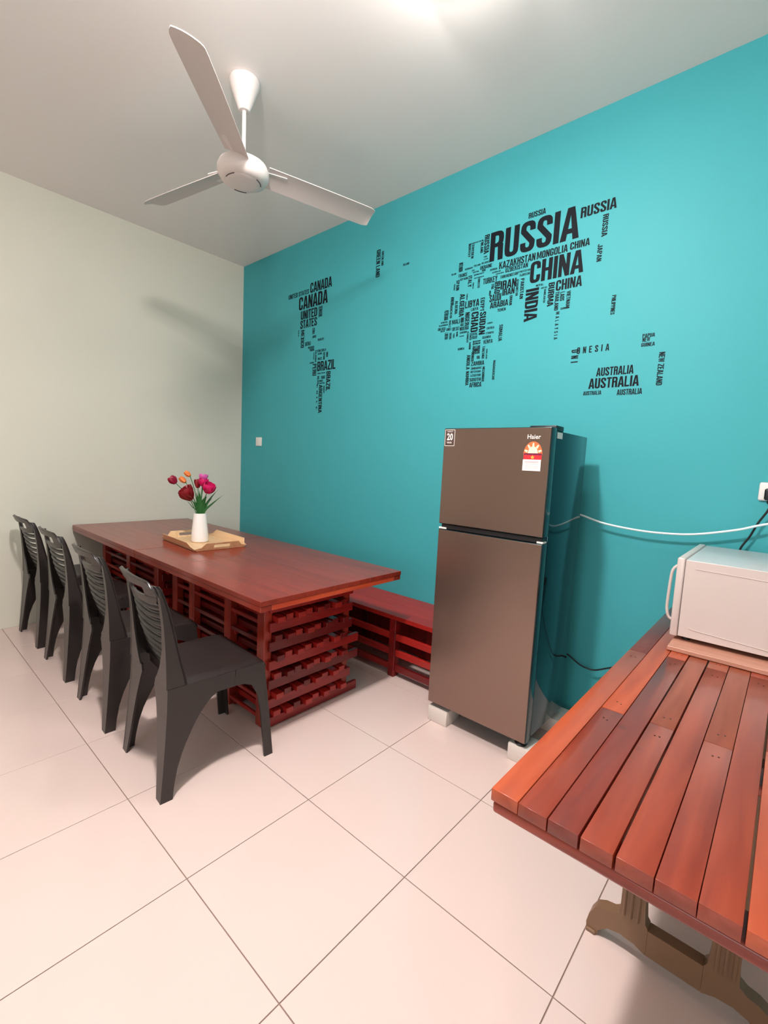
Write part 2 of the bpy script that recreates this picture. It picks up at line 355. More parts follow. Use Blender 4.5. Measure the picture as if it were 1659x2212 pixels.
def make_chair(label, loc, rz):
    t = thing('dining_chair', label, 'chair', loc, rz, 'dark grey plastic chairs along the dining tables')
    # rear legs
    for s in (-1, 1):
        YF_ = [(0, -0.215), (0.06, -0.207), (0.12, -0.195), (0.18, -0.175), (0.229, -0.152), (0.28, -0.125), (0.32, -0.098), (0.35, -0.072), (0.37, -0.050), (0.3845, -0.022), (0.4525, -0.020)]
        XN = [(0, 0.190), (0.10, 0.170), (0.20, 0.150), (0.28, 0.131), (0.34, 0.112), (0.39, 0.092), (0.425, 0.074), (0.4525, 0.085)]
        zz = [0, 0.03, 0.06, 0.09, 0.12, 0.15, 0.18, 0.205, 0.229, 0.255, 0.28, 0.30, 0.32, 0.335, 0.35, 0.36, 0.37, 0.3845, 0.40, 0.425, 0.4525]
        m = MB().sheet([0, 0.33, 0.67, 1], zz, lambda u, z: Vector((s*(lerp(XO, z)-0.0025*math.cos(PI*u)**2*0), lerp(YR, z)*(1-u)+lerp(YF_, z)*u, z)), lambda u, z: Vector((-s*TH, 0, 0)))
        m.sheet([0, 0.5, 1], zz, lambda u, z: Vector((s*((lerp(XO, z)-0.0006)*(1-u)+lerp(XN, z)*u), lerp(YR, z)+0.0006, z)), lambda u, z: Vector((0, TH*0.9, 0)))
        m.obj('leg', M_chair, t)
        fs = [(0.24, 0), (0.222, 0.20), (0.197, 0.452), (0.06, 0.452), (0.05, 0.385), (0.10, 0.378), (0.135, 0.362), (0.163, 0.31), (0.178, 0.22), (0.198, 0)]
        m = MB().prism(fs, lambda y, z: Vector((s*lerp(XO, z), y, z)), lambda y, z: Vector((s*(lerp(XO, z)-TH), y, z)))
        ff = [(0.238, 0), (0.228, 0.30), (0.216, 0.452), (0.12, 0.452), (0.13, 0.40), (0.170, 0.33), (0.190, 0.2), (0.200, 0)]
        m.prism(ff, lambda x, z: Vector((s*(x-0.0006), 0.24-0.0955*z, z)), lambda x, z: Vector((s*(x-0.0006), 0.24-0.0955*z-TH, z)))
        m.obj('leg', M_chair, t)
    # seat with its rolled edge and side aprons
    us = [-0.2165+0.433*k/16 for k in range(17)]; vs_ = [-0.165+0.375*k/14 for k in range(15)]
    def seat(u, v):
        e = min(1, (0.2165-abs(u))/0.03); f = min(1, (0.21-v)/0.035)
        z = 0.462-0.010*(1-(u/0.2)**2)*max(0, 1-(v/0.2)**2)-0.012*(1-math.sin(PI/2*max(0, e)))-0.02*(1-math.sin(PI/2*max(0, f)))
        return Vector((u*(1-0.02*max(0, v)/0.2), v, z))
    m = MB().sheet(us, vs_, seat, lambda u, v: Vector((0, 0, -0.009)))
    for s in (-1, 1):
        m.prism([(-0.055, 0.45), (0.055, 0.45), (0.055, 0.382), (-0.04, 0.384)], lambda y, z: Vector((s*(lerp(XO, z)-0.0005), y, z)), lambda y, z: Vector((s*(lerp(XO, z)-0.0095), y, z)))
    m.prism([(-0.118, 0.45), (0.118, 0.45), (0.126, 0.405), (-0.126, 0.405)], lambda x, z: Vector((x, 0.24-0.0955*z-0.001, z)), lambda x, z: Vector((x, 0.24-0.0955*z-0.0095, z)))
    m.obj('seat', M_chair, t)
    # back: uprights with a deep side wing, top rail with the hand slot, bottom panel
    m = MB()
    zs = [0.454, 0.5, 0.55, 0.6, 0.65, 0.7, 0.75, 0.79, 0.82, 0.845, 0.862]
    for s in (-1, 1):
        XI = [(0.45, 0.135), (0.5, 0.150), (0.6, 0.163), (0.8, 0.160), (0.9, 0.15)]
        # face of the upright
        m.sheet([0, 0.5, 1], zs, lambda u, z: Vector((s*(lerp(XO, z)*(1-u)+lerp(XI, z)*u), ysurf(lerp(XO, z)*(1-u)+lerp(XI, z)*u, z)+0.004, z)), lambda u, z: Vector((0, -TH, 0)))
        m.sheet([0, 1], zs, lambda u, z: Vector((s*lerp(XO, z), (ysurf(0.2, z)+0.004)*(1-u)+(lerp(YR, z)-0.004)*u, z)), lambda u, z: Vector((-s*TH, 0, 0)))
        zz = [0.454, 0.48, 0.52, 0.6, 0.7, 0.8, 0.85]
        XR = [(0.45, 0.085), (0.5, 0.13), (0.6, 0.168), (0.7, 0.178), (0.85, 0.178)]
        m.sheet([0, 1], zz, lambda u, z: Vector((s*((lerp(XO, z)-0.001)*(1-u)+lerp(XR, z)*u), lerp(YR, z)-0.003, z)), lambda u, z: Vector((0, TH*0.7, 0)))
    xs = [-0.2+0.4*k/24 for k in range(25)]
    def zt(x): return 0.885-0.055*max(0, (abs(x)-0.15)/0.05)**2.2-0.006*(abs(x)/0.2)
    # above slot, below slot, beside slot
    m.sheet(xs, [0, 0.5, 1], lambda x, v: Vector((x, ysurf(x, min(zt(x), 0.885))-0.012*v, 0.853+(zt(x)-0.853)*v if abs(x) < 0.19 else 0.83+(zt(x)-0.83)*v)), lambda x, v: Vector((0, -TH*1.2, 0)))
    xs2 = [-0.162+0.324*k/16 for k in range(17)]
    m.sheet(xs2, [0.786, 0.80, 0.815], lambda x, z: Vector((x, ysurf(x, z), z-0.008*(1-(x/0.16)**2))), lambda x, v: Vector((0, -TH, 0)))
    for s in (-1, 1):
        m.sheet([0.085, 0.12, 0.17], [0.80, 0.83, 0.856], lambda x, z: Vector((s*x, ysurf(x, z), z)), lambda x, v: Vector((0, -TH, 0)))
    # rolled top lip leaning back
    m.tube([Vector((x, ysurf(x, 0.88)-0.014, zt(x)-0.002)) for x in xs[1:-1]], 0.0085, 8, radf=lambda q: 0.003+0.0055*math.sin(PI*q)**0.4)
    m.sheet(xs2, [0.425, 0.45, 0.475], lambda x, z: Vector((x*0.98, ysurf(x, z)-0.004, z)), lambda x, v: Vector((0, -TH, 0)))
    m.obj('backrest_frame', M_chair, t)
    # nine drooping louvred slats
    for k in range(9):
        zc = 0.766-k*0.0345; hw = lerp([(0.45, 0.146), (0.6, 0.167), (0.8, 0.165)], zc)
        xs3 = [-hw+2*hw*i/14 for i in range(15)]
        def sl(x, v, zc=zc, hw=hw):
            z = zc-0.010*(1-(x/hw)**2)+v*0.0112
            return Vector((x, ysurf(x, zc)-0.0115*math.cos(v*PI/2)+0.003, z))
        MB().sheet(xs3, [-1, -0.5, 0, 0.5, 1], sl, lambda x, v: Vector((0, 0.005, 0))).obj('slat', M_chair, t)
    return t
CY = -1.625
ch = make_chair('nearest grey plastic chair, pulled up to the open end of the near table', (2.375, CY, 0), -0.06)
copy_thing(ch, (1.713, CY, 0), -0.02, 'second nearest grey plastic chair, directly behind the nearest one')
copy_thing(ch, (1.008, CY+0.005, 0), 0.0, 'second grey plastic chair from the cream wall, wall showing through its slats')
copy_thing(ch, (0.338, CY, 0), 0.03, 'farthest grey plastic chair, beside the cream wall and casting a shadow on it')

# ---------------------------------------------------------------- tray, vase, flowers
R3 = -0.05
t = thing('serving_tray', 'pale wooden serving tray with cut-out handles under the white vase', 'tray', (1.285, -1.06, TZ), R3)
MB().box(-0.26, 0.26, -0.165, 0.165, 0.0005, 0.008, 0.002).obj('base', M_tray, t)
def flared(m, ax, s, half, inner, slot):
    # a flared side wall dropping to nothing toward the corners; outline in (along, height), leaning outward
    pts = [(-half, 0.0), (half, 0.0), (half+0.012, 0.014), (half-0.028, 0.022), (half-0.055, 0.05), (-half+0.055, 0.05), (-half+0.028, 0.022), (-half-0.012, 0.014)]
    f = lambda o: (lambda u, v: Vector((s*(inner+v*0.55+o), u, v+0.0015)) if ax == 'x' else Vector((u, s*(inner+v*0.55+o), v+0.0015)))
    if not slot: m.prism(pts, f(0), f(0.007)); return
    # with a hand slot: build as pieces round the opening
    a, z0, z1 = 0.055, 0.016, 0.036
    m.prism([(-half, 0), (-a, 0), (-a, 0.05), (-half+0.055, 0.05), (-half+0.028, 0.022), (-half-0.012, 0.014)], f(0), f(0.007))
    m.prism([(half, 0), (half+0.012, 0.014), (half-0.028, 0.022), (half-0.055, 0.05), (a, 0.05), (a, 0)], f(0), f(0.007))
    m.prism([(-a, 0), (a, 0), (a, z0), (-a, z0)], f(0), f(0.007)); m.prism([(-a, z1), (a, z1), (a, 0.05), (-a, 0.05)], f(0), f(0.007))
for s in (-1, 1):
    m = MB(); flared(m, 'y', s, 0.26, 0.165, False); m.obj('side', M_tray, t, False)
    m = MB(); flared(m, 'x', s, 0.165, 0.26, True); m.obj('handle_side', M_tray, t, False)
VX, VY, VZ = 1.265, -1.075, TZ+0.0085
v = MB().lathe([(0, 0), (0.05, 0), (0.056, 0.006), (0.057, 0.02), (0.054, 0.07), (0.047, 0.14), (0.043, 0.185), (0.041, 0.2), (0.037, 0.2), (0.038, 0.18), (0.042, 0.12), (0.048, 0.03), (0, 0.02)], (0, 0, 0), 40, False).obj('vase', M_vase)
v.location = (VX, VY, VZ); tag(v, 'tapered white ceramic vase of artificial flowers standing in the tray', 'vase')
right = Vector((0.75, 0.66, 0)); away = Vector((-0.66, 0.75, 0))
def P(dx, dz, dy=0): return right*dx*0.00345+away*dy+Vector((0, 0, VZ+0.2+dz*0.00345))
def petal_mesh(n, ln, wd, open_, m, seed=0):
    mb = MB(); rr = random.Random(seed)
    for k in range(n):
        a = 2*PI*k/n+rr.uniform(-.2, .2); o = open_*rr.uniform(0.8, 1.2)
        def fn(u, w, a=a, o=o):
            r = 0.006+math.sin(u*PI*0.75)*ln*0.42*o+u*u*ln*0.2*o; z = u*ln
            hw = wd*math.sin(PI*min(1, 0.12+u*0.8))**0.7
            rad = Vector((math.cos(a), math.sin(a), 0)); tan = Vector((-math.sin(a), math.cos(a), 0))
            return rad*(r-0.25*hw*w*w)+tan*hw*w+Vector((0, 0, z))
        mb.sheet([0, 0.2, 0.4, 0.6, 0.8, 1], [-1, -0.4, 0.4, 1], fn, lambda u, w, a=a: Vector((math.cos(a), math.sin(a), 0))*0.0012)
    return mb.mesh('petals', m)
def flower(dx, dz, dy, m, label, ln=0.05, wd=0.018, open_=0.8, n=6, tilt=(0, 0)):
    head = P(dx, dz, dy); t = thing('flower', label, 'flower', (VX, VY, 0), 0, 'artificial flowers in the white vase')
    base = Vector((head.x*0.0, head.y*0.0, VZ+0.05)); mid = Vector((head.x*0.16, head.y*0.16, VZ+0.2)); m2 = Vector((head.x*0.55, head.y*0.55, VZ+0.2+(head.z-VZ-0.2)*0.62))
    MB().tube(bez([base, mid, m2, head], 6), 0.0028, 6).obj('stem', M_stem, t)
    h = link('petals', petal_mesh(n, ln, wd, open_, m, int(dx*7+dz)), t); h.location = head
    d = (head-m2).normalized(); q = Vector((0, 0, 1)).rotation_difference((d+Vector((tilt[0], tilt[1], 0))).normalized()); h.rotation_mode = 'QUATERNION'; h.rotation_quaternion = q
    return t
FL = []
FL.append(flower(-46, 58, -0.02, M_purp, 'crimson flower leaning out farthest left from the vase', 0.055, 0.024, 0.55))
FL.append(flower(-24, 73, 0.03, M_orng, 'orange tulip at the very top of the bunch in the vase', 0.045, 0.016, 0.35, 5, (-.9, -.6)))
FL.append(flower(-33, 60, 0.03, M_orng, 'orange tulip just behind the crimson flower', 0.05, 0.016, 0.35, 5, (-.6, -.4)))
FL.append(flower(-13, 27, -0.035, M_dred, 'large dark red flower at the lower left of the bunch', 0.092, 0.036, 0.75, 7))
FL.append(flower(-20, 38, 0.01, M_dred, 'dark red flower next to the large dark red one', 0.06, 0.026, 0.7))
FL.append(flower(-7, 50, 0.02, M_dred, 'narrow dark red tulip in the middle of the bunch', 0.06, 0.018, 0.35, 5))
FL.append(flower(3, 64, 0.02, M_pink, 'pale pink flower at the top right of the bunch', 0.05, 0.016, 0.8))
FL.append(flower(7, 54, -0.01, M_mag, 'magenta flower under the pale pink one', 0.055, 0.026, 0.8))
FL.append(flower(17, 42, -0.03, M_mag, 'large magenta flower at the right of the bunch', 0.07, 0.034, 0.85, 7))
def leaf(fi, dx, dz, dy, wd, bend):
    tip = P(dx, dz, dy); a = Vector((0, 0, VZ+0.06)); b = Vector((tip.x*0.12, tip.y*0.12, VZ+0.2)); c = Vector((tip.x*0.5, tip.y*0.5, VZ+0.2+(tip.z-VZ-0.2)*bend)); pts = bez([a, b, c, tip], 6)
    side = (right*0.8+away*0.6) if dx*dz < 0 else right
    m = MB()
    us = list(range(len(pts)))
    def fn(u, w):
        k = u/(len(pts)-1); h = wd*(0.25+0.75*math.sin(PI*min(1, k*1.02+0.02)))*(1 if k < 0.5 else (1-(k-0.5)/0.5)**0.6+0.02)
        return pts[u]+right*h*w+away*0.2*h*w*w
    m.sheet(us, [-1, 0, 1], fn, lambda u, w: away*0.0012)
    m.obj('leaf', M_green, FL[fi])
leaf(8, 48, 40, 0.0, 0.012, 0.5)
leaf(8, 34, 50, 0.03, 0.011, 0.55)
leaf(0, -30, 28, 0.0, 0.006, 0.4)
leaf(3, -16, 26, -0.02, 0.018, 0.65)
leaf(5, -8, 42, 0.0, 0.018, 0.6)
leaf(6, 1, 46, -0.02, 0.016, 0.6)
leaf(7, 16, 36, -0.02, 0.018, 0.6)
leaf(8, 22, 30, 0.02, 0.015, 0.6)
leaf(1, -12, 30, 0.03, 0.020, 0.7)
leaf(7, 9, 34, 0.03, 0.020, 0.7)

# ---------------------------------------------------------------- ceiling fan
FX, FY = 2.045, -1.25
f = thing('ceiling_fan', 'white three-bladed ceiling fan on a short rod', 'fan', (FX, FY, H))
MB().lathe([(0.0, -0.001), (0.072, -0.001), (0.075, -0.012), (0.070, -0.03), (0.048, -0.09), (0.030, -0.135), (0.026, -0.142), (0, -0.142)], n=36, cap=False).obj('canopy', M_fan, f)
MB().lathe([(0.010, -0.12), (0.010, -0.385)], n=16).lathe([(0.022, -0.375), (0.03, -0.40), (0.022, -0.385)], n=16).obj('rod', M_fan, f)
MB().lathe([(0.0, -0.375), (0.04, -0.378), (0.09, -0.385), (0.118, -0.400), (0.128, -0.422), (0.126, -0.448), (0.112, -0.468), (0.09, -0.480), (0.0, -0.482)], n=48, cap=False).obj('motor_housing', M_fan, f)
MB().lathe([(0.0, -0.487), (0.06, -0.4865), (0.080, -0.483), (0.084, -0.481), (0.084, -0.476), (0.0, -0.47)], n=48, cap=False).obj('bottom_cap', M_fan, f)
for a0 in (0.3, 2.4, 4.5):
    MB().tube([Vector((0.087*math.cos(a0+k*0.09), 0.087*math.sin(a0+k*0.09), -0.4815)) for k in range(9)], 0.002, 6).obj('vent_slot', M_seam, f)
for ang in (-0.815, 1.29, 3.345):
    ca, sa = math.cos(ang), math.sin(ang)
    def bl(u, w, ca=ca, sa=sa):
        r = 0.118+u*0.640; hw = 0.058+0.007*math.sin(min(1, u*1.3)*PI/2)
        if u > 0.93: hw *= math.sqrt(max(0.02, 1-((u-0.93)/0.07)**2*0.5))
        y = hw*w; z = -0.405-0.020*w-0.010*w*w*0.5-0.006*u
        return Vector((r*ca-y*sa, r*sa+y*ca, z))
    us = [k/20 for k in range(20)]+[0.965, 0.985, 1.0]
    b_ = MB().sheet(us, [-1, -0.6, -0.2, 0.2, 0.6, 1], bl, lambda u, w: Vector((0, 0, -0.004))).obj('blade', M_blade, f)
    m = MB()
    m.prism([(0.10, -0.025), (0.22, -0.04), (0.235, 0), (0.22, 0.04), (0.10, 0.025)], lambda r, y: Vector((r*ca-y*sa, r*sa+y*ca, -0.404)), lambda r, y: Vector((r*ca-y*sa, r*sa+y*ca, -0.400)))
    m.obj('bracket', M_fan, b_)

# ceiling lamps (outside the frame; their light falls into the room)
for k, (lx, ly) in enumerate((LAMP_A, LAMP_B)):
    l = thing('ceiling_lamp', ('round white ceiling lamp above the fridge end of the table', 'round white ceiling lamp behind the camera')[k], 'lamp', (lx, ly, H), 0, 'ceiling lamps')
    MB().lathe([(0, -0.0005), (0.16, -0.0005), (0.165, -0.02), (0.158, -0.04), (0.15, -0.04), (0, -0.03)], n=40, cap=False).obj('ring', M_white, l)
    MB().lathe([(0.149, -0.035), (0.14, -0.055), (0.10, -0.07), (0, -0.078)], n=40, cap=False).obj('diffuser', M_emit, l)

# ---------------------------------------------------------------- fridge
X0, X1, YF, YB, Z0, Z1 = 2.953, 3.513, -0.631, -0.165, 0.104, 1.567
fr = thing('fridge', 'tall brown-grey two-door fridge raised on pale blocks against the teal wall', 'fridge', (X0, YF, 0))
Fb = lambda a, c, d, e, g, h, bev=0.003, seg=2: MB().box(a-X0, c-X0, d-YF, e-YF, g, h, bev, seg)
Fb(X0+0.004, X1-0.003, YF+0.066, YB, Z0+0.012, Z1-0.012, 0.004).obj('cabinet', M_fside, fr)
Fb(X0+0.012, X1-0.012, YF+0.0605, YF+0.0655, Z0+0.02, Z1-0.02, 0).obj('door_gasket', M_black, fr)
M_fedge = mat('door_edge_grey', lin(58, 72, 76), 0.12, 0.8)
def door(name, z0, z1):
    d = Fb(X0, X1, YF+0.004, YF+0.060, z0, z1, 0.005, 3).obj(name, M_fedge, fr)
    Fb(X0+0.0035, X1-0.0035, YF, YF+0.0045, z0+0.0035, z1-0.0035, 0.0015, 1).obj('front_panel', M_fridge, d)
    return d
d1 = door('freezer_door', 1.078, Z1); d2 = door('fridge_door', Z0, 1.050)
MB().box(0.012, X1-X0-0.006, 0.012, 0.058, 1.052, 1.0765, 0.002).obj('handle_recess', M_black, fr)
MB().box(0.0, 0.045, 0.006, 0.05, 1.0515, 1.060, 0.001).obj('hinge', M_white, fr); MB().box(X1-X0-0.03, X1-X0-0.001, 0.008, 0.05, 1.0515, 1.060, 0.001).obj('hinge', M_white, fr)
hc = Fb(X1-0.13, X1-0.005, YF+0.062, YF+0.15, Z1-0.0115, Z1+0.012, 0.004).obj('hinge_cover', M_black, fr)
Fb(X1-0.0029, X1-0.0015, YF+0.072, YF+0.13, Z1-0.045, Z1-0.018, 0).obj('side_label', M_white, fr)
for px, py in ((X0+0.07, YF+0.07), (X1-0.035, YF+0.036), (X0+0.07, YB-0.06), (X1-0.06, YB-0.06)):
    MB().lathe([(0, 0.081), (0.026, 0.081), (0.03, 0.09), (0.02, 0.1), (0.016, 0.118), (0, 0.118)], (px-X0, py-YF, 0), 20, False).obj('foot', M_black, fr)
# printed marks on the freezer door
on = lambda cx, cz, dy=0.0004: (lambda u, v: (cx-X0+u, -dy, cz+v))
M_pale = mat('pale_print', lin(232, 226, 220), 0.4); M_brown = mat('brown_print', lin(70, 52, 46), 0.5); M_orange = mat('orange_print', lin(236, 110, 62), 0.5); M_redp = mat('red_print', lin(226, 40, 50), 0.5); M_ivory = mat('ivory_print', lin(255, 236, 196), 0.5); M_purple = mat('purple_print', lin(110, 20, 60), 0.5); M_wsheet = mat('white_label', lin(252, 240, 236), 0.5)
def plate(x0, x1, z0, z1, m, y=0.0006, th=0.0004, name='label_sheet', par=fr):
    return MB().box(x0-X0, x1-X0, -y-th, -y, z0, z1).obj(name, m, par, False)
st = plate(2.962, 3.021, 1.478, 1.566-0.006, M_brown, 0.0002, 0.0004, 'warranty_sticker')
for a in ((2.962, 2.9645, 1.478, 1.56), (3.0185, 3.021, 1.478, 1.56), (2.962, 3.021, 1.478, 1.4805), (2.962, 3.021, 1.5575, 1.56)): plate(*a, M_pale, 0.0007, 0.0003, 'sticker_edge', st)
link('sticker_text', fit_text('20', 0.036, 0.036, M_pale, on(2.992, 1.524, 0.0012), 0.03), st)
link('sticker_text', fit_text('WARRANTY', 0.036, 0.007, M_pale, on(2.992, 1.550, 0.0012)), st)
link('sticker_text', fit_text('YEARS', 0.030, 0.009, M_pale, on(2.989, 1.495, 0.0012), 0.02), st)
lg = link('logo', fit_text('Haier', 0.062, 0.020, mat('logo_silver', lin(236, 226, 220), 0.3), on(3.436, 1.524, 0.0006), 0.012), fr)
en = thing('energy_label', 'x', 'x'); C.objects.unlink(en); bpy.data.objects.remove(en)
LX, LZ = 3.4355, 1.373
en = plate(LX-0.044, LX+0.040, LZ, LZ+0.05, M_wsheet, 0.0002, 0.0004, 'energy_label')
m = MB(); m.prism([(0.044*math.cos(PI*k/20), 0.058*math.sin(PI*k/20)) for k in range(21)], lambda u, w: Vector((LX-X0+u, -0.0002, LZ+0.072+w)), lambda u, w: Vector((LX-X0+u, -0.0006, LZ+0.072+w))); m.obj('label_arch', M_orange, en, False)
plate(LX-0.042, LX+0.042, LZ+0.050, LZ+0.072, M_redp, 0.0002, 0.0004, 'label_band', en)
plate(LX-0.042, LX+0.042, LZ+0.070, LZ+0.078, M_purple, 0.0006, 0.0003, 'label_band', en)
m = MB(); m.prism([(0.023*math.cos(PI*k/14), 0.03*math.sin(PI*k/14)) for k in range(15)], lambda u, w: Vector((LX-X0+u, -0.0007, LZ+0.078+w)), lambda u, w: Vector((LX-X0+u, -0.0011, LZ+0.078+w))); m.obj('sun_disc', M_ivory, en, False)
for k in range(5):
    a = PI*(k+0.5)/5; m = MB(); ca, sa = math.cos(a), math.sin(a)
    q = [(0.027, -0.005), (0.041, -0.003), (0.041, 0.003), (0.027, 0.005)]
    m.prism(q, lambda r, s: Vector((LX-X0+r*ca-s*sa, -0.0007, LZ+0.076+(r*sa+s*ca)*1.15)), lambda r, s: Vector((LX-X0+r*ca-s*sa, -0.0011, LZ+0.076+(r*sa+s*ca)*1.15))); m.obj('sun_ray', M_ivory, en, False)
m = MB(); 
star = [((0.010 if k % 2 == 0 else 0.005)*math.sin(PI*k/5), (0.010 if k % 2 == 0 else 0.005)*math.cos(PI*k/5)) for k in range(10)]
m.prism(star, lambda u, w: Vector((LX-X0+u, -0.0007, LZ+0.06+w)), lambda u, w: Vector((LX-X0+u, -0.0011, LZ+0.06+w))); m.obj('star', mat('gold_print', lin(250, 176, 70), 0.5), en, False)
for k, z in enumerate((0.012, 0.02, 0.03, 0.038)): plate(LX-0.036, LX+0.03, LZ+z, LZ+z+0.0016, M_redp if k == 3 else mat('grey_print', lin(206, 176, 170), 0.5), 0.0007, 0.0003, 'label_line', en)

# blocks under the fridge
blk = [((2.958, 3.078, -0.628, -0.50), 'pale block under the front left corner of the fridge'), ((3.428, 3.535, -0.628, -0.50), 'pale block under the front right foot of the fridge'),
       ((2.965, 3.08, -0.28, -0.17), 'pale block under the rear left corner of the fridge'), ((3.41, 3.54, -0.26, -0.10), 'pale block under the rear right corner of the fridge')]
for (a, c, d, e), lab in blk:
    o = MB().box(-(c-a)/2, (c-a)/2, -(e-d)/2, (e-d)/2, 0.0, 0.0805, 0.004, 2).obj('support_block', M_block); o.location = ((a+c)/2, (d+e)/2, 0); tag(o, lab, 'block', 'blocks under the fridge')

# ---------------------------------------------------------------- plank counter table
CX0, CY0, CZ, PW = 3.936, -1.82, 0.75, 0.0570
ct = thing('plank_table', 'varnished orange-red plank table carrying the microwave, at the lower right', 'table', (CX0, CY0, 0))
Cb = lambda a, c, d, e, g, h, bev=0.003, seg=2: MB().box(a-CX0, c-CX0, d-CY0, e-CY0, g, h, bev, seg)
tone = {0: 'od', 1: 'mo', 2: 'do', 3: 'mb', 4: 'mb', 5: 'mb', 6: 'mm', 7: 'ob', 8: 'md', 9: 'om', 10: 'mb', 11: 'do', 12: 'mm'}; PM = {'b': M_plank_b, 'o': M_plank, 'm': M_plank_m, 'd': M_plank_d}
nail = MB().lathe([(0, 0), (0.0021, 0), (0.0021, 0.0005), (0, 0.0006)], n=8, cap=False).mesh('nail', M_black)
cuts = {0: [-0.80], 1: [-1.315], 2: [-0.77], 3: [-1.305], 4: [-0.772], 5: [-1.297], 6: [-0.74], 7: [-1.24], 8: [-0.7], 9: [-1.3], 10: [-0.76], 11: [-1.3], 12: [-.8]}
gaps = [0.0008, 0.0022, 0.0034, 0.0042, 0.0014, 0.0010, 0.0044, 0.0026, 0.0012, 0.002, 0.0015, 0.002, 0.002]
dz = [0, -0.0008, 0.0004, -0.0004, 0.0, -0.0006, 0.0003, -0.0003, 0, 0.0002, 0, -0.0004, 0]
for k in range(13):
    x0, x1 = CX0+k*PW, CX0+(k+1)*PW; ys = [CY0]+cuts[k]+[-0.03]
    for q_, (a, c) in enumerate(zip(ys, ys[1:])):
        Cb(x0+0.0003, x1-gaps[k], a+(0.0009 if a != CY0 else 0), c-(0.0009 if c != -0.03 else 0), CZ-0.026, CZ+dz[k], 0.0010 if k else 0.0022, 2).obj('plank', PM[tone[k][q_]], ct)
        for yy in ((a+0.055, c-0.055) if a != CY0 else (c-0.06,)):
            for xx in (x0+0.022, x0+0.034): nl = link('nail', nail, ct); nl.location = (xx-CX0+random.uniform(-.003, .003), yy-CY0+random.uniform(-.006, .006), CZ+dz[k])
XR_ = CX0+13*PW
for a, c in ((CY0+0.004, CY0+0.078), (-1.36, -1.27), (-0.83, -0.74), (-0.12, -0.045)):
    Cb(CX0+0.003, XR_-0.003, a, c, CZ-0.0525, CZ-0.0285, 0.006, 3).obj('cross_board', M_plank_under, ct)
Cb(CX0+0.002, CX0+0.05, CY0+0.0785, -1.361, CZ-0.0525, CZ-0.0285, 0.004).obj('edge_board', M_plank_under, ct)
Cb(CX0+0.002, CX0+0.05, -1.269, -0.831, CZ-0.0525, CZ-0.0285, 0.004).obj('edge_board', M_plank_under, ct)
# cast end frames: two arched feet, a ribbed column, an opening
def end_frame(y):
    xc = 4.19+0.02
    def S(pts, y0=y-0.018, y1=y+0.018, m=None, name='frame'):
        (m or mm).prism(pts, lambda x, z: Vector((x-CX0, y0-CY0, z)), lambda x, z: Vector((x-CX0, y1-CY0, z)))
    mm = MB()
    L = [(3.99, 0.0), (4.018, 0.0), (4.022, 0.02), (4.045, 0.043), (4.078, 0.052), (4.115, 0.048), (4.145, 0.036), (4.145, 0.115), (4.138, 0.125), (4.134, 0.17), (4.132, 0.69), (4.072, 0.69), (4.073, 0.15), (4.070, 0.115), (4.055, 0.103), (4.03, 0.098), (4.008, 0.085), (3.993, 0.055), (3.987, 0.025)]
    Rr = [(2*xc-x, z) for x, z in reversed(L)]
    S(L); S(Rr)
    S([(4.1455, 0.037), (2*xc-4.1455, 0.037), (2*xc-4.1455, 0.112), (4.1455, 0.112)])
    S([(4.1325, 0.36), (2*xc-4.1325, 0.36), (2*xc-4.1325, 0.42), (4.1325, 0.42)])
    o = mm.obj('leg_frame', M_leg, ct)
    m2 = MB()
    for dx in (0.008, 0.026, 0.044):
        for x in (4.075+dx, 2*xc-4.075-dx): m2.tube([Vector((x-CX0, y-0.02-CY0, z)) for z in (0.12, 0.4, 0.685)], 0.004, 6)
    m2.obj('rib', M_leg, o)
    m3 = MB()
    for x in (4.002, 2*xc-4.002): m3.box(x-0.014-CX0, x+0.014-CX0, y-0.024-CY0, y+0.024-CY0, 0, 0.012, 0.003)
    m3.obj('foot_pad', M_leg, o)
    m4 = MB().box(4.07-CX0, 2*xc-4.07-CX0, y-0.03-CY0, y+0.03-CY0, 0.6905, CZ-0.053, 0.004); m4.obj('mounting_plate', M_leg, o)
end_frame(-1.2); end_frame(-0.42)
Cb(4.20, 4.22, -1.18, -0.44, 0.37, 0.41, 0.003).obj('stretcher', M_leg, ct)

# ---------------------------------------------------------------- board and microwave
o = MB().box(-0.30, 0.30, -0.32, 0.32, 0, 0.016, 0.002).obj('wooden_board', wood('pale_pink_board', lin(180, 126, 104), lin(204, 150, 130), 'x', 0.4, 0.2, 0.1)); o.location = (4.335, -0.382, CZ+0.0014); tag(o, 'thin pale board lying under the microwave on the plank table', 'board')
MX, MY0, MY1, MZ0, MZ1 = 4.022, -0.605, -0.085, 0.779, 1.079
mw = thing('microwave', 'silver-white microwave on the pale board, its handle toward the fridge', 'microwave', (MX, MY0, CZ+0.0176))
bz = CZ+0.0176
Mb = lambda a, c, d, e, g, h, bev=0.004, seg=2: MB().box(a-MX, c-MX, d-MY0, e-MY0, g-bz, h-bz, bev, seg)
Mb(MX+0.027, MX+0.40, MY0+0.002, MY1, MZ0+0.004, MZ1-0.004, 0.004).obj('body', M_mwtop, mw)
Mb(MX, MX+0.026, MY0, MY1, MZ0, MZ1, 0.006, 3).obj('door', M_mw, mw)
Mb(MX-0.0015, MX-0.0002, MY0+0.06, MY1-0.16, MZ0+0.05, MZ1-0.05, 0).obj('window', M_glass, mw)
Mb(MX-0.0015, MX-0.0002, MY1-0.13, MY1-0.02, MZ0+0.03, MZ1-0.03, 0).obj('control_panel', M_seam, mw)
sp = Mb(MX+0.028, MX+0.398, MY0-0.0015, MY0+0.0018, MZ0+0.006, MZ1-0.006, 0.001, 1).obj('side_panel', M_mw, mw)
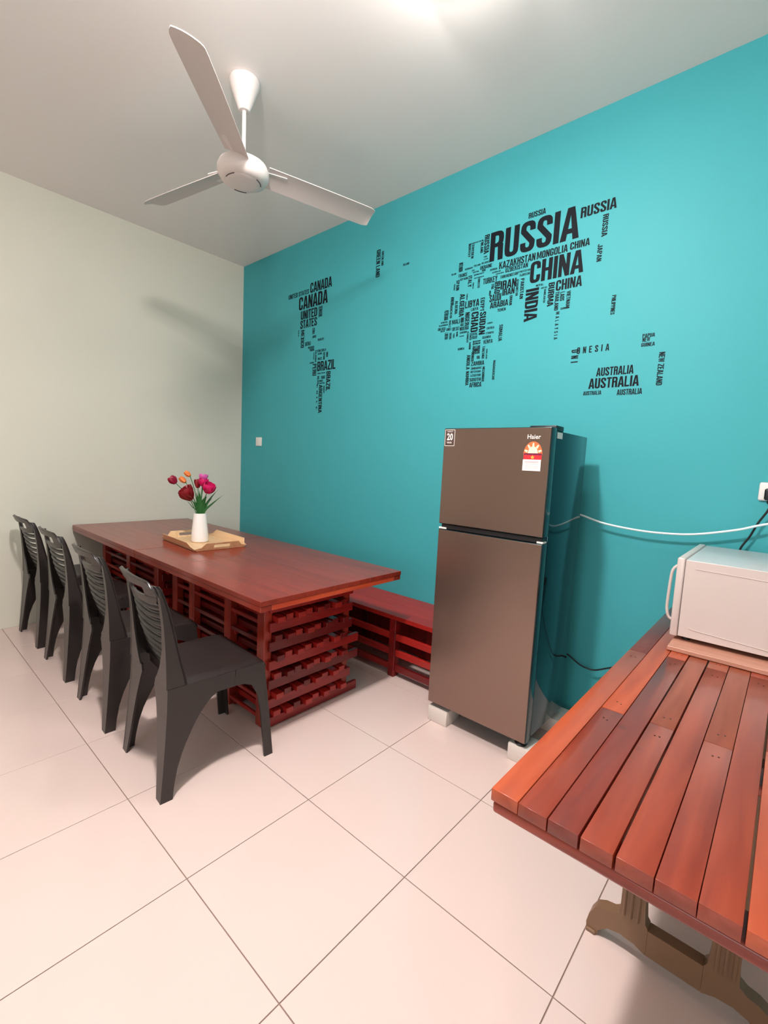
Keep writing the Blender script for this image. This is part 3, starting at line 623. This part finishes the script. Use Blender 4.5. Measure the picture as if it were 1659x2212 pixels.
MB().tube([Vector((x, -0.0022, z-bz)) for x, z in ((0.06, 0.822), (0.07, 0.818), (0.38, 0.800))], 0.0016, 6, flat=0.7).obj('embossed_line', M_mw, sp)
MB().tube([Vector((x, -0.0022, z-bz)) for x, z in ((0.06, 1.045), (0.38, 1.038))], 0.0012, 6, flat=0.7).obj('embossed_line', M_mw, sp)
hp = bez([(0.004, 0.012, MZ1-0.03-bz), (-0.009, 0.008, MZ1-0.045-bz), (-0.015, 0.008, MZ1-0.075-bz), (-0.018, 0.008, 0.90-bz), (-0.015, 0.008, 0.865-bz), (-0.008, 0.010, 0.845-bz), (0.004, 0.012, 0.838-bz)], 6)
MB().tube(hp, 0.0052, 10).obj('handle', M_mw, mw)
for dx, dy in ((0.05, 0.04), (0.35, 0.04), (0.05, 0.46), (0.35, 0.46)): MB().lathe([(0, 0), (0.014, 0), (0.014, MZ0+0.0045-bz), (0, MZ0+0.0045-bz)], (dx, dy, 0), 14, False).obj('foot', M_black, mw)

# ---------------------------------------------------------------- wall fittings and cables
sw = thing('light_switch', 'small white light switch on the teal wall above the tables', 'switch', (0.33, 0, 1.526))
MB().box(-0.048, 0.048, -0.009, -0.0003, -0.042, 0.042, 0.003, 2).obj('plate', M_white, sw); MB().box(-0.012, 0.012, -0.013, -0.0095, -0.02, 0.02, 0.002).obj('rocker', M_white, sw)
so = thing('wall_socket', 'white wall socket at the right edge above the microwave', 'socket', (4.28, 0, 1.333))
MB().box(-0.075, 0.075, -0.012, -0.0003, -0.040, 0.040, 0.008, 3).obj('plate', M_white, so); MB().box(0.02, 0.032, -0.016, -0.0125, 0.012, 0.03, 0.001).obj('rocker', M_white, so)
pl = thing('power_plug', 'black plug with its cord pushed into the right-hand wall socket', 'plug', (4.252, -0.0125, 1.325))
MB().box(-0.026, 0.026, -0.036, -0.0005, -0.028, 0.022, 0.008, 3).box(-0.014, 0.014, -0.030, -0.006, -0.044, -0.027, 0.004).obj('plug_body', M_black, pl)
MB().tube(bez([(0, -0.018, -0.04), (-0.008, -0.018, -0.075), (-0.034, -0.018, -0.13), (-0.055, -0.016, -0.19), (-0.085, -0.018, -0.26), (-0.08, -0.03, -0.34)], 8), 0.0042, 8).obj('cord', M_black, pl)
o = MB().tube(bez([(3.30, -0.03, 1.25), (3.40, -0.045, 1.17), (3.494, -0.05, 1.145), (3.60, -0.05, 1.118), (3.74, -0.05, 1.104), (3.864, -0.05, 1.103), (3.995, -0.05, 1.116), (4.147, -0.05, 1.156), (4.252, -0.05, 1.196), (4.5, -0.045, 1.27), (4.8, -0.012, 1.34)], 8), 0.0052, 8).obj('white_cable', mat('white_cable_sheath', lin(226, 244, 244), 0.4))
tag(o, 'white cable sagging along the teal wall between fridge and socket', 'cable')
o = MB().tube(bez([(3.33, -0.13, 0.50), (3.42, -0.08, 0.40), (3.48, -0.05, 0.363), (3.539, -0.045, 0.329), (3.58, -0.045, 0.320), (3.624, -0.045, 0.324), (3.697, -0.045, 0.362), (3.85, -0.04, 0.44), (4.0, -0.006, 0.5)], 8), 0.0042, 8).obj('black_cord', M_black)
tag(o, 'black cord hanging low between the fridge and the plank table', 'cord')


# heavy condensed block capitals for the wall lettering, each glyph drawn in a unit cell
GT, GH, GR = 0.37, 0.15, 0.25     # stem width, bar height, corner radius
def _corner(q, cx0, cx1, cy0, cy1):
    """quarter ring filling the cell corner q ('tl','tr','bl','br') of the box cx0..cx1 x cy0..cy1"""
    out = []; rx, ry = (cx1-cx0)/2, min(GR, (cy1-cy0)/2); ix, iy = max(rx-GT, 0.02), max(ry-GH, 0.02)
    ox = cx0+rx; oy = (cy1-ry) if q[0] == 't' else (cy0+ry); sx = -1 if q[1] == 'l' else 1; sy = 1 if q[0] == 't' else -1
    for k in range(4):
        a, b = PI/2*k/4, PI/2*(k+1)/4; f = lambda t, X, Y: (ox+sx*X*math.cos(t)**0.75, oy+sy*Y*math.sin(t)**0.75)
        out.append([f(a, rx, ry), f(b, rx, ry), f(b, ix, iy), f(a, ix, iy)])
    return out
def _b(x0, x1, y0, y1): return [[(x0, y0), (x1, y0), (x1, y1), (x0, y1)]]
def glyph(c):
    t, h, r = GT, GH, GR; K = _corner; q = []
    if c in 'OQ': q = _b(0, t, r, 1-r)+_b(1-t, 1, r, 1-r)+K('tl', 0, 1, 0, 1)+K('tr', 0, 1, 0, 1)+K('bl', 0, 1, 0, 1)+K('br', 0, 1, 0, 1)+([[(.5, .22), (.7, .3), (1, 0), (.8, -.04)]] if c == 'Q' else [])
    elif c in 'CG': q = _b(0, t, r, 1-r)+_b(1-t, 1, .64, 1-r)+(_b(1-t, 1, r, .52)+_b(.5, 1, .52-h, .52) if c == 'G' else _b(1-t, 1, r, .36))+K('tl', 0, 1, 0, 1)+K('tr', 0, 1, 0, 1)+K('bl', 0, 1, 0, 1)+K('br', 0, 1, 0, 1)
    elif c == 'U': q = _b(0, t, r, 1)+_b(1-t, 1, r, 1)+K('bl', 0, 1, 0, 1)+K('br', 0, 1, 0, 1)
    elif c == 'J': q = _b(1-t, 1, r, 1)+_b(0, t, r, .36)+K('bl', 0, 1, 0, 1)+K('br', 0, 1, 0, 1)
    elif c == 'S': q = _b(0, t, .66, 1-r)+_b(1-t, 1, r, .34)+_b(1-t, 1, .68, 1-r)+_b(0, t, r, .32)+[[(0, .66), (t, .72), (1, .34), (1-t, .28)]]+K('tl', 0, 1, 0, 1)+K('tr', 0, 1, 0, 1)+K('bl', 0, 1, 0, 1)+K('br', 0, 1, 0, 1)
    elif c == 'D': q = _b(0, t, 0, 1)+_b(t, .52, 1-h, 1)+_b(t, .52, 0, h)+_b(1-t, 1, r, 1-r)+K('tr', 0, 1, 0, 1)+K('br', 0, 1, 0, 1)
    elif c in 'RPB':
        lo = .46
        q = _b(0, t, 0, 1)+_b(t, .52, 1-h, 1)+_b(t, .52, lo, lo+h*.9)+_b(1-t, 1, lo+r, 1-r)+K('tr', 0, 1, lo, 1)+K('br', 0, 1, lo, 1)
        if c == 'R': q += [[(.95-t, lo+.04), (.98, lo+.09), (1, 0), (1-t, 0)]]
        if c == 'B': q += _b(t, .52, 0, h)+_b(1-t, 1, r*.9, lo+h-.2)+K('tr', 0, 1, 0, lo+h*.9)+K('br', 0, 1, 0, lo+h*.9)
    elif c == 'A': q = [[(-.04, 0), (t-.06, 0), (.56, 1), (.3, 1)], [(1.04, 0), (1.06-t, 0), (.44, 1), (.7, 1)]]+_b(.22, .78, .2, .2+h)
    elif c == 'V': q = [[(-.04, 1), (t-.06, 1), (.56, 0), (.34, 0)], [(1.04, 1), (1.06-t, 1), (.44, 0), (.66, 0)]]
    elif c == 'E': q = _b(0, t, 0, 1)+_b(t, 1, 1-h, 1)+_b(t, .9, .44, .44+h)+_b(t, 1, 0, h)
    elif c == 'F': q = _b(0, t, 0, 1)+_b(t, 1, 1-h, 1)+_b(t, .9, .44, .44+h)
    elif c == 'L': q = _b(0, t, 0, 1)+_b(t, 1, 0, h)
    elif c == 'T': q = _b(.5-t/2, .5+t/2, 0, 1-h)+_b(0, 1, 1-h, 1)
    elif c == 'H': q = _b(0, t, 0, 1)+_b(1-t, 1, 0, 1)+_b(t, 1-t, .44, .44+h)
    elif c == 'I': q = _b(0, 1, 0, 1)
    elif c == 'N': q = _b(0, t*.88, 0, 1)+_b(1-t*.88, 1, 0, 1)+[[(0, 1), (t, 1), (1, 0), (1-t, 0)]]
    elif c == 'M': q = _b(0, .24, 0, 1)+_b(.76, 1, 0, 1)+[[(.1, 1), (.32, 1), (.58, .1), (.42, .1)], [(.9, 1), (.68, 1), (.42, .1), (.58, .1)]]
    elif c == 'W': q = [[(0, 1), (.22, 1), (.36, 0), (.2, 0)], [(.42, 1), (.56, 1), (.36, 0), (.22, 0)], [(.44, 1), (.58, 1), (.78, 0), (.64, 0)], [(1, 1), (.78, 1), (.64, 0), (.8, 0)]]
    elif c == 'K': q = _b(0, t, 0, 1)+[[(t, .42), (t, .66), (.7, 1), (1.02, 1)], [(.36, .62), (.62, .68), (1.04, 0), (.7, 0)]]
    elif c == 'X': q = [[(0, 0), (t, 0), (1, 1), (1-t, 1)], [(1, 0), (1-t, 0), (0, 1), (t, 1)]]
    elif c == 'Y': q = [[(-.03, 1), (t, 1), (.66, .42), (.34, .42)], [(1.03, 1), (1-t, 1), (.34, .42), (.66, .42)]]+_b(.5-t/2, .5+t/2, 0, .46)
    elif c == 'Z': q = _b(0, 1, 1-h, 1)+_b(0, 1, 0, h)+[[(0, h), (t, h), (1, 1-h), (1-t, 1-h)]]
    elif c == '.': q = _b(0, 1, 0, .16)
    return q
GW = {'I': 0.36, 'M': 1.35, 'W': 1.4, ' ': 0.42, '.': 0.3, 'L': 0.86, 'E': 0.88, 'F': 0.85, 'T': 0.9, 'A': 1.08}
def block_word(txt, w, h, m, to3d, space=0.11):
    ws = [GW.get(c, 1.0) for c in txt]; tot = sum(ws)+space*(len(ws)-1); x = 0.0; V = []; F = []
    for c, cw in zip(txt, ws):
        for poly in glyph(c):
            if sum(p[0]*q[1]-q[0]*p[1] for p, q in zip(poly, poly[1:]+poly[:1])) < 0: poly = poly[::-1]
            i = len(V); F.append(tuple(range(i, i+len(poly)))); dy = 0.00001*(len(F) % 9)
            for a, b in poly: p3 = to3d(((x+a*cw)/tot-0.5)*w, (b-0.5)*h); V.append((p3[0], p3[1]-dy, p3[2]))
        x += cw+space
    me = bpy.data.meshes.new('word'); me.from_pydata([tuple(v) for v in V], [], F); me.materials.append(m)
    return me

# ---------------------------------------------------------------- word map on the teal wall
wm = thing('wall_decal', 'world map made of black country-name lettering on the teal wall', 'decal', (2.5, 0, 2.3))
words = '''h 3.042 2.716 0.533 0.175 RUSSIA
h 3.064 2.828 0.101 0.032 RUSSIA
h 3.402 2.754 0.179 0.056 RUSSIA
h 2.96 2.594 0.228 0.042 KAZAKHSTAN
h 3.17 2.593 0.175 0.041 MONGOLIA
h 3.322 2.596 0.103 0.039 CHINA
h 3.2 2.506 0.3 0.123 CHINA
h 3.28 2.403 0.141 0.058 CHINA
h 2.961 2.558 0.142 0.028 UZBEKISTAN
v 3.072 2.327 0.18 0.081 INDIA
h 2.916 2.476 0.101 0.051 IRAN
h 2.92 2.432 0.079 0.039 IRAN
v 2.844 2.47 0.069 0.04 IRAQ
h 2.791 2.524 0.098 0.035 TURKEY
v 3.006 2.43 0.115 0.023 PAKISTAN
v 3.184 2.363 0.128 0.036 BURMA
v 3.221 2.32 0.101 0.023 THAILAND
v 3.25 2.34 0.048 0.025 LAOS
v 3.285 2.317 0.09 0.022 VIETNAM
h 3.27 2.274 0.047 0.011 CAMBODIA
v 3.232 2.186 0.149 0.021 M+A+L+A+Y+S+I+A
v 3.429 2.524 0.087 0.026 JAPAN
v 3.444 2.656 0.109 0.029 RUSSIA
v 2.975 2.443 0.094 0.016 AFGHANISTAN
h 3.114 2.428 0.045 0.012 NEPAL
h 3.141 2.408 0.033 0.009 BHUTAN
v 3.148 2.362 0.074 0.012 BANGLADESH
h 2.915 2.525 0.113 0.018 TURKMENISTAN
h 3.011 2.528 0.074 0.012 KYRGYZSTAN
h 3.015 2.508 0.064 0.014 TAJIKISTAN
h 2.835 2.412 0.079 0.044 SAUDI
h 2.863 2.37 0.12 0.037 ARABIA
h 2.883 2.333 0.054 0.018 YEMEN
v 2.94 2.377 0.056 0.019 OMAN
v 2.811 2.482 0.031 0.018 SYRIA
v 2.796 2.447 0.031 0.013 JORDAN
v 3.522 2.245 0.097 0.021 PHILIPPINES
v 2.75 2.744 0.11 0.036 RUSSIA
v 2.717 2.738 0.073 0.019 FINLAND
v 2.652 2.726 0.083 0.019 SWEDEN
v 2.628 2.736 0.077 0.018 NORWAY
h 2.672 2.775 0.105 0.008 NORWAY
h 2.746 2.672 0.023 0.009 ESTONIA
h 2.75 2.657 0.031 0.008 LATVIA
h 2.748 2.637 0.05 0.012 BELARUS
h 2.692 2.634 0.047 0.011 POLAND
v 2.571 2.65 0.056 0.031 UNITED+KINGDOM
h 2.52 2.618 0.036 0.011 IRELAND
h 2.632 2.628 0.057 0.011 GERMANY
h 2.756 2.611 0.083 0.022 UKRAINE
h 2.81 2.583 0.049 0.012 GEORGIA
h 2.83 2.564 0.056 0.009 AZERBAIJAN
h 2.854 2.55 0.055 0.007 ARMENIA
h 2.664 2.609 0.021 0.009 CZECH
h 2.59 2.597 0.063 0.022 FRANCE
h 2.599 2.572 0.058 0.014 SPAIN
v 2.556 2.542 0.064 0.025 SPAIN
v 2.531 2.534 0.041 0.011 PORTUGAL
v 2.646 2.547 0.068 0.028 ITALY
v 2.712 2.522 0.058 0.016 GREECE
h 2.685 2.596 0.044 0.009 AUSTRIA
h 2.709 2.578 0.072 0.009 HUNGARY
h 2.741 2.593 0.026 0.014 ROMANIA
h 2.71 2.558 0.071 0.007 SERBIA
v 2.672 2.516 0.037 0.01 CROATIA
v 2.597 2.41 0.14 0.038 ALGERIA
v 2.632 2.456 0.039 0.01 TUNISIA
h 2.673 2.407 0.102 0.044 LIBYA
v 2.748 2.388 0.081 0.03 EGYPT
h 2.694 2.37 0.053 0.018 LIBYA
v 2.757 2.274 0.137 0.045 SUDAN
v 2.7 2.29 0.123 0.053 CHAD
v 2.644 2.318 0.081 0.034 NIGER
v 2.517 2.409 0.132 0.018 MOROCCO
v 2.48 2.367 0.063 0.034 WESTERN+SAHARA
h 2.56 2.314 0.061 0.029 MALI
v 2.555 2.404 0.082 0.022 ALGERIA
v 2.608 2.306 0.053 0.025 BURKINA+FASO
v 2.529 2.448 0.051 0.01 MAURITANIA
h 2.468 2.324 0.057 0.011 SENEGAL
h 2.461 2.306 0.072 0.011 GAMBIA
h 2.449 2.284 0.062 0.019 GUINEA+BISSAU
v 2.513 2.308 0.042 0.018 MALI
h 2.506 2.274 0.037 0.018 GUINEA
h 2.561 2.269 0.056 0.024 IVORY+COAST
h 2.458 2.268 0.035 0.011 SIERRA+LEONE
v 2.491 2.232 0.043 0.027 LIBERIA
v 2.523 2.228 0.042 0.018 GHANA
v 2.549 2.228 0.03 0.014 TOGO
v 2.574 2.234 0.03 0.013 BENIN
h 2.626 2.263 0.067 0.024 NIGERIA
h 2.62 2.238 0.053 0.013 CAMEROON
h 2.61 2.216 0.034 0.007 GABON
v 2.656 2.204 0.067 0.014 CONGO
v 2.677 2.204 0.045 0.012 CONGO
h 2.706 2.216 0.044 0.016 CENTRAL
h 2.707 2.195 0.044 0.02 AFRICAN+REP.
v 2.725 2.132 0.082 0.057 D.R.+CONGO
v 2.677 2.147 0.044 0.015 GABON
v 2.703 2.077 0.057 0.02 CONGO
h 2.793 2.185 0.06 0.016 UGANDA
h 2.806 2.157 0.062 0.024 KENYA
h 2.814 2.208 0.055 0.013 ETHIOPIA
h 2.816 2.237 0.052 0.014 ERITREA
h 2.81 2.267 0.036 0.01 DJIBOUTI
v 2.888 2.197 0.097 0.025 SOMALIA
v 2.778 2.094 0.077 0.019 TANZANIA
v 2.802 2.082 0.059 0.011 MALAWI
h 2.744 2.068 0.023 0.021 RWANDA
h 2.742 2.032 0.094 0.028 ZAMBIA
v 2.673 2.045 0.091 0.027 ANGOLA
v 2.673 1.944 0.088 0.025 NAMIBIA
h 2.734 2.002 0.077 0.015 ZIMBABWE
h 2.732 1.981 0.074 0.014 BOTSWANA
h 2.733 1.958 0.076 0.015 LESOTHO
h 2.732 1.932 0.081 0.022 SOUTH
h 2.736 1.9 0.087 0.031 AFRICA
v 2.788 1.96 0.094 0.018 MOZAMBIQUE
v 2.86 1.979 0.116 0.017 MADAGASCAR
h 2.612 2.136 0.049 0.015 GUINEA
h 1.19 2.83 0.275 0.085 CANADA
h 1.092 2.725 0.379 0.112 CANADA
h 0.814 2.81 0.13 0.04 UNITED
h 0.964 2.81 0.141 0.039 STATES
h 1.044 2.622 0.219 0.075 UNITED
h 1.042 2.544 0.225 0.072 STATES
v 1.196 2.614 0.085 0.049 DENMARK
v 0.966 2.421 0.15 0.047 MEXICO
v 0.909 2.476 0.053 0.012 USA
v 1.114 2.468 0.05 0.033 CUBA
h 1.125 2.42 0.052 0.022 JAMAICA
h 1.212 2.386 0.075 0.02 HAITI
h 1.043 2.372 0.077 0.034 GUATEMALA
h 1.088 2.336 0.082 0.018 NICARAGUA
h 1.099 2.314 0.062 0.025 PANAMA
v 1.154 2.254 0.1 0.019 COLOMBIA
v 1.128 2.257 0.06 0.012 ECUADOR
h 1.227 2.294 0.116 0.021 VENEZUELA
v 1.262 2.244 0.061 0.024 GUYANA
v 1.3 2.252 0.042 0.023 SURINAME
h 1.207 2.269 0.056 0.016 COLOMBIA
h 1.208 2.228 0.054 0.021 BRAZIL
h 1.103 2.204 0.054 0.014 ECUADOR
v 1.142 2.142 0.098 0.053 PERU
h 1.293 2.165 0.23 0.082 BRAZIL
v 1.324 2.032 0.161 0.054 BRAZIL
h 1.234 2.106 0.1 0.011 BOLIVIA
v 1.195 2.05 0.07 0.025 BOLIVIA
h 1.259 2.07 0.054 0.027 PARAGUAY
v 1.186 1.91 0.21 0.017 C+H+I+L+E
h 1.235 2.042 0.047 0.017 URUGUAY
h 1.246 2.022 0.069 0.012 ARGENTINA
v 1.231 1.892 0.233 0.046 ARGENTINA
v 1.274 1.968 0.062 0.018 URUGUAY
v 1.838 2.846 0.194 0.042 GREEN+LAND
v 1.881 2.872 0.102 0.022 GREENLAND
h 2.11 2.778 0.054 0.015 ICELAND
h 3.44 2.034 0.165 0.036 O+N+E+S+I+A
v 3.348 2.007 0.069 0.039 D+N+I
h 3.702 2.068 0.055 0.019 PAPUA
h 3.693 2.049 0.034 0.022 NEW
h 3.703 2.024 0.06 0.019 GUINEA
v 3.77 1.9 0.159 0.027 NEW+ZEALAND
h 3.56 1.91 0.179 0.045 AUSTRALIA
h 3.558 1.852 0.243 0.055 AUSTRALIA
h 3.458 1.803 0.093 0.022 AUSTRALIA
h 3.64 1.798 0.117 0.03 AUSTRALIA'''
for i, l in enumerate(words.split('\n')):
    k, cx, cz, L_, T_, w_ = l.split(' ')
    cx, cz, L_, T_ = map(float, (cx, cz, L_, T_)); y = -0.0006-0.00002*(i % 20)
    spaced = '+' in w_ and len(w_.replace('+', '')) == (len(w_)+1)//2
    txt = w_.replace('+', '') if spaced else w_.replace('+', ' ')
    n = len(txt)
    f3 = (lambda u, v: (cx-2.5+u, y, cz-2.3+v)) if k == 'h' else (lambda u, v: (cx-2.5+v, y, cz-2.3-u))
    link('word', block_word(txt, L_, T_*0.97, M_decal, f3, 0.95 if spaced else 0.11), wm)
